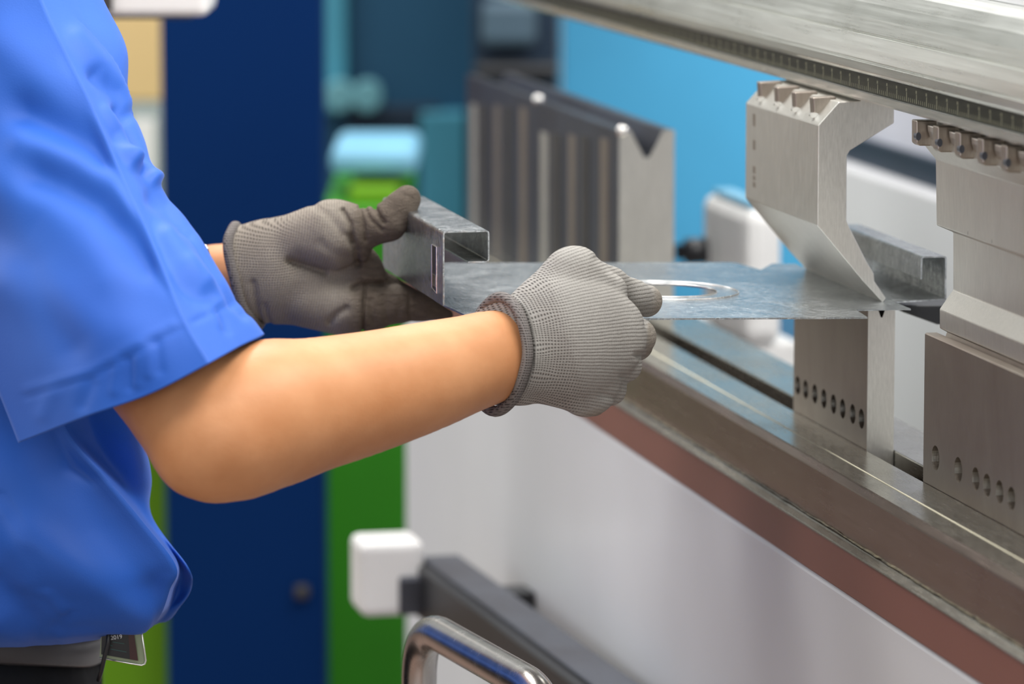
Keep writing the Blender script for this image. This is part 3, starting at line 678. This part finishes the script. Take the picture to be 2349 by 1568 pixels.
# left glove: palm side, thumb up against the folded channel, fingers under it
YL = 3.18
cL = (566, 632, 0)
prL = [((555, 628, 0), (620, 622, 0), 110, 118, 1.4), ((620, 622, 0), (700, 618, 0), 118, 118, 1.6), ((700, 618, 0), (790, 640, 5), 110, 95, 1.9), ((660, 640, 0), (780, 690, 0), 100, 78, 1.5),
       ((670, 575, -8), (768, 548, -45), 82, 90, 1.15), ((710, 690, -20), (800, 708, -22), 58, 58, 1.1),
       ((775, 540, -50), (806, 530, -60), 76, 58, 1.05), ((806, 528, -60), (852, 522, -68), 54, 42, 1), ((852, 521, -68), (892, 510, -72), 42, 43, 1), ((892, 511, -72), (920, 478, -70), 42, 35, 1), ((920, 478, -70), (936, 458, -66), 35, 31, 1),
       ((780, 640, 25), (850, 640, 30), 60, 36, 1), ((850, 640, 30), (890, 655, 40), 34, 24, 1), ((890, 655, 40), (960, 690, 60), 24, 22, 1),
       ((800, 704, -5), (850, 708, 0), 62, 52, 1.15), ((850, 705, 0), (910, 698, 8), 48, 42, 1), ((910, 698, 8), (965, 703, 22), 41, 31, 1), ((965, 703, 22), (1025, 722, 45), 31, 14, 1)]
grL = [([(690, 606), (730, 622), (780, 626), (800, 612)], 24, 20), ([(668, 600), (710, 612), (745, 624)], 8, 18), ([(806, 545), (818, 575), (822, 605)], 9, 14), ([(790, 486), (808, 518), (812, 556)], 6, 10), ([(828, 478), (838, 520), (842, 552)], 5, 7), ([(838, 476), (852, 505), (880, 530)], 5, 5), ([(862, 478), (874, 500), (884, 512)], 6, 10),
       ([(814, 662), (830, 652), (872, 650)], 8, 20), ([(838, 655), (837, 700), (831, 768)], 4, 10), ([(760, 738), (775, 722), (796, 708)], 9, 10), ([(720, 470), (760, 500), (790, 540)], 9, 3), ([(740, 560), (770, 585), (800, 590)], 12, 4),
       ([(850, 690), (858, 740)], 7, 4), ([(880, 680), (888, 735)], 8, 4), ([(908, 735), (920, 700)], 7, 3), ([(940, 680), (940, 728)], 5, 4), ([(602, 760), (592, 700), (585, 650)], 8, 8), ([(622, 755), (610, 700)], 6, 6)]
def knL(V):
    x, y = V[:, 0], V[:, 1]; wave = 5*np.exp(-((x-600)/30)**2)*np.sin(y/10.)
    return (y+V[:, 2]*.5, x+.15*(y-600)+.12*V[:, 2]+wave)
def znL(V):
    x, y = V[:, 0], V[:, 1]; return np.clip((x-655-.25*(y-600))/50, 0, 1)+np.clip((x-770)/60, 0, 1)
glL = glove('glove', YL, prL, 14, (cL, (-112, 26, 38)), grL, (ellipse_ring(cL, (26, 112, 0), (-27, 0, -80)), 12), znL, knL, (480, 400, -160), (1080, 820, 170), 1.4, M['glove_l'], 'soiled darker knit glove on the far hand, palm showing')
# ---- shirt
def crom(p, n, closed=False):
    """catmull-rom resample of a K x 3 array to n samples"""
    p = np.array(p, float); K = len(p); out = []
    for s_ in np.linspace(0, K if closed else K-1, n, endpoint=not closed):
        i = int(min(s_, K-1 if closed else K-2)); t = s_-i
        g = (lambda j: p[j % K]) if closed else (lambda j: p[min(max(j, 0), K-1)])
        a, b, c, d = g(i-1), g(i), g(i+1), g(i+2)
        out.append(.5*((2*b)+(c-a)*t+(2*a-5*b+4*c-d)*t*t+(3*b-a-3*c+d)*t**3))
    return np.array(out)
def cloth(name, cols, crease, ns, per, folds, mat, parent, thickness=.0012, seed=0, noise=1.):
    """cols: closed ring of columns, each a list of (px,py,Y) stations; crease: set of column indices kept sharp"""
    K = len(cols); C = [crom(c, ns) for c in cols]
    rows = []
    for i in range(ns):
        ring = [C[j][i] for j in range(K)]; row = []
        for j in range(K):
            b, c = ring[j], ring[(j+1) % K]; a = ring[(j-1) % K]; d = ring[(j+2) % K]
            if j in crease: a = 2*b-c
            if (j+1) % K in crease: d = 2*c-b
            for t in np.linspace(0, 1, per, endpoint=False):
                row.append(.5*((2*b)+(c-a)*t+(2*a-5*b+4*c-d)*t*t+(3*b-a-3*c+d)*t**3))
        rows.append(row)
    G = np.array(rows); n1, n2 = G.shape[:2]; W = np.array([[P(*q) for q in r] for r in G])
    nv = np.cross(np.roll(W, -1, 1)-np.roll(W, 1, 1), np.gradient(W, axis=0)); nv /= np.maximum(np.linalg.norm(nv, axis=-1, keepdims=True), 1e-9)
    cen = W.mean((0, 1)); sg = np.sign(((W-cen)*nv).sum(-1).mean()); nv *= sg
    disp = np.zeros((n1, n2))
    for (pl, wd, hgt) in folds:
        g = None
        for a, b in zip(pl, pl[1:]):
            a = np.array(a, float); b = np.array(b, float); q = G[..., :2]-a; ab = b-a; t = np.clip((q@ab)/(ab@ab), 0, 1)
            x = np.linalg.norm(q-t[..., None]*ab, axis=-1); g = x if g is None else np.minimum(g, x)
        disp += hgt*np.exp(-(g/wd)**2)*(G[..., 2] < np.median(G[..., 2])+.02)
    for j in crease:
        ti = np.linspace(0, ns-1, ns*4); pl = np.stack([np.interp(ti, np.arange(ns), C[j][:, c_]) for c_ in (0, 1)], 1); g = np.min([np.hypot(G[..., 0]-a, G[..., 1]-b) for a, b in pl], axis=0); disp *= 1-np.exp(-(g/16)**2)
    W = W+nv*(disp*mm)[..., None]
    V = (W-PB).reshape(-1, 3); Q = np.array([(i*n2+j, i*n2+(j+1) % n2, (i+1)*n2+(j+1) % n2, (i+1)*n2+j) for i in range(n1-1) for j in range(n2)])
    if sg > 0: Q = Q[:, ::-1]
    me = raw_mesh(name, V, Q); o = link(name, me, mat, parent); m = o.modifiers.new('thickness', 'SOLIDIFY'); m.thickness = thickness; m.offset = 0
    return o, W
Yc = [3.05, 3.02, 2.995, 2.97, 2.94, 2.91, 2.88, 2.852, 2.835]
cre = [(30, -200), (95, 0), (150, 120), (210, 240), (268, 375), (330, 510), (380, 630), (425, 740), (480, 833)]
rgt = [(160, -160), (232, 0), (284, 110), (287, 220), (324, 320), (352, 410), (432, 505), (512, 640), (601, 766)]
lft = [(-470, -150), (-400, 40), (-345, 160), (-285, 300), (-220, 440), (-150, 580), (-85, 720), (-15, 868), (44, 1015)]
def colm(pts, dy): return [(x, y, Y+dd) for (x, y), Y, dd in zip(pts, Yc, dy if hasattr(dy, '__len__') else [dy]*9)]
def lerp(A, B, t, off=(0, 0)): return [(a[0]*(1-t)+b[0]*t+off[0], a[1]*(1-t)+b[1]*t+off[1]) for a, b in zip(A, B)]
hemdrop = lambda pts, e: [(x+e[0]*(i/8)**3, y+e[1]*(i/8)**3) for i, (x, y) in enumerate(pts)]
cols = [colm(cre, -.098), colm(lerp(cre, rgt, .55), -.062), colm(rgt, -.012), colm(lerp(rgt, lft, .3, (0, -40)), .075), colm(lerp(rgt, lft, .72, (0, -40)), .09), colm(lft, .01), colm(hemdrop(lerp(lft, cre, .35), (0, 4)), -.066), colm(hemdrop(lerp(lft, cre, .7), (0, 14)), -.092)]
foldsS = [([(175, 90), (235, 150), (285, 235)], 26, 14), ([(215, 175), (260, 215), (290, 260)], 18, -16), ([(235, 262), (275, 300), (300, 370)], 18, 18), ([(265, 255), (305, 330), (330, 395)], 13, -18), ([(262, 345), (315, 372), (352, 410)], 14, 22), ([(345, 460), (380, 470), (420, 520)], 24, -14),
          ([(60, 255), (150, 300), (240, 352)], 42, -26), ([(60, 330), (180, 370), (300, 470)], 40, 16), ([(90, 410), (230, 470), (340, 600)], 42, -20), ([(0, 420), (120, 470), (250, 640)], 60, 16), ([(20, 640), (150, 700), (330, 800)], 70, 18), ([(-60, 500), (60, 620), (160, 790)], 50, -14), ([(0, 100), (100, 180)], 60, 14),
          ([(385, 540), (440, 620), (500, 690)], 26, 16), ([(440, 540), (500, 650), (560, 720)], 14, -9), ([(395, 650), (450, 680), (520, 690)], 22, -10), ([(430, 610), (465, 650)], 20, 8),
          ([(60, 908), (200, 868), (330, 808), (430, 745), (545, 690)], 7, -3.5), ([(70, 895), (210, 854), (320, 796), (400, 748)], 14, 3), ([(265, 895), (275, 835)], 13, 4), ([(300, 890), (306, 830)], 8, -4), ([(320, 880), (335, 800)], 11, 4), ([(370, 850), (365, 790)], 12, -4), ([(345, 860), (350, 800)], 8, 3), ([(190, 930), (210, 880)], 14, -4), ([(100, 950), (120, 900)], 18, 4), ([(500, 745), (480, 715)], 9, 3), ([(520, 760), (500, 710)], 10, -4)]
cloth('shirt_sleeve', cols, {0, 5}, 150, 22, foldsS, M['shirt'], person)
T = lambda *q: list(q)
tc = [  # torso of the shirt, stations from the chest to the tucked waist
    T((60, 500, 2.98), (110, 850, 2.97), (150, 985, 2.975), (235, 1088, 2.975), (328, 1200, 2.98), (402, 1298, 2.985), (388, 1350, 2.99), (366, 1410, 3.0), (330, 1446, 3.02), (235, 1462, 3.04)),
    T((150, 500, 2.96), (180, 850, 2.98), (205, 985, 3.0), (262, 1088, 3.03), (335, 1195, 3.05), (406, 1288, 3.05), (404, 1350, 3.07), (380, 1400, 3.07), (332, 1440, 3.08), (240, 1458, 3.08)),
    T((300, 500, 2.97), (318, 850, 3.0), (328, 985, 3.04), (345, 1095, 3.09), (341, 1185, 3.11), (420, 1305, 3.07), (430, 1348, 3.09), (405, 1386, 3.10), (350, 1425, 3.14), (245, 1455, 3.2)),
    T((200, 400, 3.42), (200, 850, 3.42), (200, 985, 3.42), (200, 1095, 3.4), (210, 1200, 3.4), (240, 1305, 3.38), (240, 1350, 3.38), (230, 1390, 3.38), (200, 1420, 3.36), (160, 1450, 3.34)),
    T(*[(-420, y, 3.46) for y in (400, 850, 985, 1095, 1200, 1305, 1350, 1390, 1420, 1450)]),
    T(*[(-760, y, 3.22) for y in (400, 850, 985, 1095, 1200, 1305, 1350, 1390, 1430, 1470)]),
    T(*[(-480, y, 2.99) for y in (500, 850, 985, 1095, 1200, 1305, 1370, 1420, 1460, 1490)]),
    T((-130, 500, 2.96), (-120, 850, 2.95), (-100, 985, 2.95), (-60, 1095, 2.945), (0, 1200, 2.945), (60, 1305, 2.945), (80, 1370, 2.95), (90, 1425, 2.96), (90, 1465, 2.985), (70, 1480, 3.02)),
]
foldsT = [([(0, 1130), (60, 1235), (102, 1340), (130, 1470)], 6, -5), ([(60, 1235), (200, 1330), (340, 1430)], 55, 30), ([(170, 1080), (230, 1200), (340, 1340)], 60, -22), ([(-20, 1340), (60, 1420)], 40, -24), ([(-20, 1430), (50, 1455)], 22, 14),
          ([(105, 1355), (150, 1400)], 9, 8), ([(130, 1440), (160, 1400)], 8, -7), ([(140, 990), (175, 1060), (220, 1090)], 18, -14), ([(0, 1180), (60, 1330)], 30, 10), ([(130, 1455), (330, 1432)], 12, 7)]
cloth('shirt', tc, {0}, 150, 26, foldsT, M['shirt'], person)
# collar region kept simple, off the top of the frame; belt, trousers and shoes
def ringloft(name, rows, mat, parent, n=64):
    vs, fs = [], []  # the waistband dips towards the far hip
    for (cx, cy, rx, ry, z) in rows:
        for j in range(n):
            a = 2*math.pi*j/n; e = .75; ca, sa = math.cos(a), math.sin(a)
            vs.append(np.array((cx+rx*math.copysign(abs(ca)**e, ca), cy+ry*math.copysign(abs(sa)**e, sa), z-.21*(ry*sa+.17))))
    for i in range(len(rows)-1):
        for j in range(n): fs.append((i*n+j, i*n+(j+1) % n, (i+1)*n+(j+1) % n, (i+1)*n+j))
    fs += [tuple(range(n)), tuple(range((len(rows)-1)*n, len(rows)*n))]
    return put(name, vs, fs, mat, parent, smooth=True, machine=False)
zt_, zb_ = P(225, 1395, 3.1)[2], P(225, 1526, 3.02)[2]
xr = P(228, 1500, 3.2)[0]
ringloft('belt', [(xr-.17, 3.2, .17, .175, zb_), (xr-.17, 3.2, .174, .179, zb_+.002), (xr-.17, 3.2, .174, .179, zt_-.002), (xr-.17, 3.2, .17, .175, zt_)], M['belt'], person)
kn_ = P(250, 1568, 3.15)[0]
def trou(p):
    d = None
    for a, b, r0, r1 in [((xr-.14, 3.13, zb_-.05), (xr-.13, 3.11, .5), .125, .085), ((xr-.13, 3.11, .5), (xr-.16, 3.1, .07), .085, .062), ((xr-.14, 3.27, zb_-.05), (xr-.12, 3.3, .5), .125, .085), ((xr-.12, 3.3, .5), (xr-.14, 3.3, .07), .085, .062), ((xr-.2, 3.2, zb_-.07), (xr-.2, 3.2, zb_-.12), .13, .13), ((xr-.13, 3.16, zb_-.06), (xr-.13, 3.26, zb_-.06), .125, .125)]:
        c = cone_sdf(p, a, b, r0, r1); d = c if d is None else smin(d, c, .02)
    return np.maximum(d, np.maximum(p[..., 2]-(zb_+.001)+.21*(p[..., 1]-3.03), .05-p[..., 2]))
V, Q = surface(trou, (xr-.42, 2.92, .02), (xr+.06, 3.5, zb_+.03), .012, 2)
link('trousers', raw_mesh('trousers', V-PB, Q), M['trouser'], person)
for cy, nm in ((3.1, 'shoe'), (3.3, 'shoe')):
    def sh_(p, cy=cy): return np.maximum(smin(cone_sdf(p, (xr-.18, cy, .05), (xr+.03, cy, .035), .05, .042), cone_sdf(p, (xr-.16, cy, .06), (xr-.15, cy, .1), .05, .045), .02), .001-p[..., 2])
    V, Q = surface(sh_, (xr-.28, cy-.09, -.02), (xr+.12, cy+.09, .17), .008, 2); link(nm, raw_mesh(nm, V-PB, Q), M['dark'], person)
def hair_(p): return np.maximum(cone_sdf(p, (-.435, 3.23, 1.675), (-.44, 3.23, 1.70), .097, .097), np.maximum(np.maximum((p[..., 0]+.38)*.8-(p[..., 2]-1.70)*.9, -1), 1.60-p[..., 2]))
V, Q = surface(hair_, (-.58, 3.08, 1.55), (-.28, 3.38, 1.84), .007, 1); link('hair', raw_mesh('hair', V-PB, Q), M['hair'], person)
# small white watch clasp glinting at the far sleeve edge
c = P(474, 574, 3.18)
put('wrist_band_clasp', *tube([P(470, 562, 3.18), P(474, 572, 3.178), P(478, 584, 3.18)], [.0008, .0016, .0008], 10), M['edge'], person, machine=False, smooth=True)
# ------------------------------------------------------------------ ID badge hanging at the belt
bY = 3.0
def bq(px, py, dy=0.): return P(px, py, bY+dy)
badge = empty('id_badge', 'black ID card in a clear sleeve hanging below the shirt hem', 'badge', tuple(bq(282, 1522)), machine=False)
def plate(name, quad, t, mat, dy, par=badge, bev=0):
    a = [bq(x, y, dy) for x, y in quad]; b = [bq(x, y, dy+t) for x, y in quad]; n = len(a)
    return put(name, a+b, [tuple(range(n))[::-1], tuple(range(n, 2*n))]+[(i, (i+1) % n, n+(i+1) % n, n+i) for i in range(n)], mat, par, machine=False, bevel=bev)
bord = [(318, 1415), (334, 1516), (331, 1523), (325, 1525), (228, 1508), (234, 1415)]
plate('clear_sleeve', bord, .0012, M['pvc'], .0016)
plate('card', [(302, 1415), (317, 1515), (232, 1500), (235, 1415)], .001, M['badge'], .0)
plate('red_stripe', [(292, 1415), (302, 1415), (317, 1515), (298, 1511)], .0006, M['maroon'], -.0007)
put('sleeve_edge', *tube([bq(x, y, .001) for x, y in [(320, 1415), (331, 1490), (334.5, 1514), (332, 1522), (325, 1525), (300, 1521), (228, 1508)]], .0006, 8), M['edge'], badge, machine=False, smooth=True)
cu = bpy.data.curves.new('print_2019', 'FONT'); cu.body = '2019'; cu.size = .0042; cu.extrude = .0001; cu.align_x = 'LEFT'
to = bpy.data.objects.new('tmp_text', cu); COL.objects.link(to)
dg = bpy.context.evaluated_depsgraph_get(); tm = bpy.data.meshes.new_from_object(to.evaluated_get(dg)); bpy.data.objects.remove(to)
tm.transform(Matrix.Translation(Vector(bq(254, 1467, -.0008)-np.array(badge['base']))) @ Matrix.Rotation(math.radians(-8), 4, 'Y') @ Matrix.Rotation(math.pi/2, 4, 'X'))
t_ = link('printed_year', tm, M['ink'], badge)
for i, (x0, y0, x1, y1) in enumerate([(258, 1471, 285, 1475), (252, 1478, 258, 1480), (253, 1487, 290, 1494)]):
    plate('printed_line', [(x0, y0), (x1, y1), (x1, y1+1.5), (x0, y0+1.5)], .0002, M['tealink'], -.0002)
put('cord', *tube([bq(250, 1440, -.006), bq(248, 1475, -.006), bq(240, 1505, -.006), bq(232, 1540, -.004), bq(226, 1560, .0)], .0016, 10), M['dark'], badge, machine=False, smooth=True)
for o in bpy.data.objects:
    if 'base' in o: del o['base']
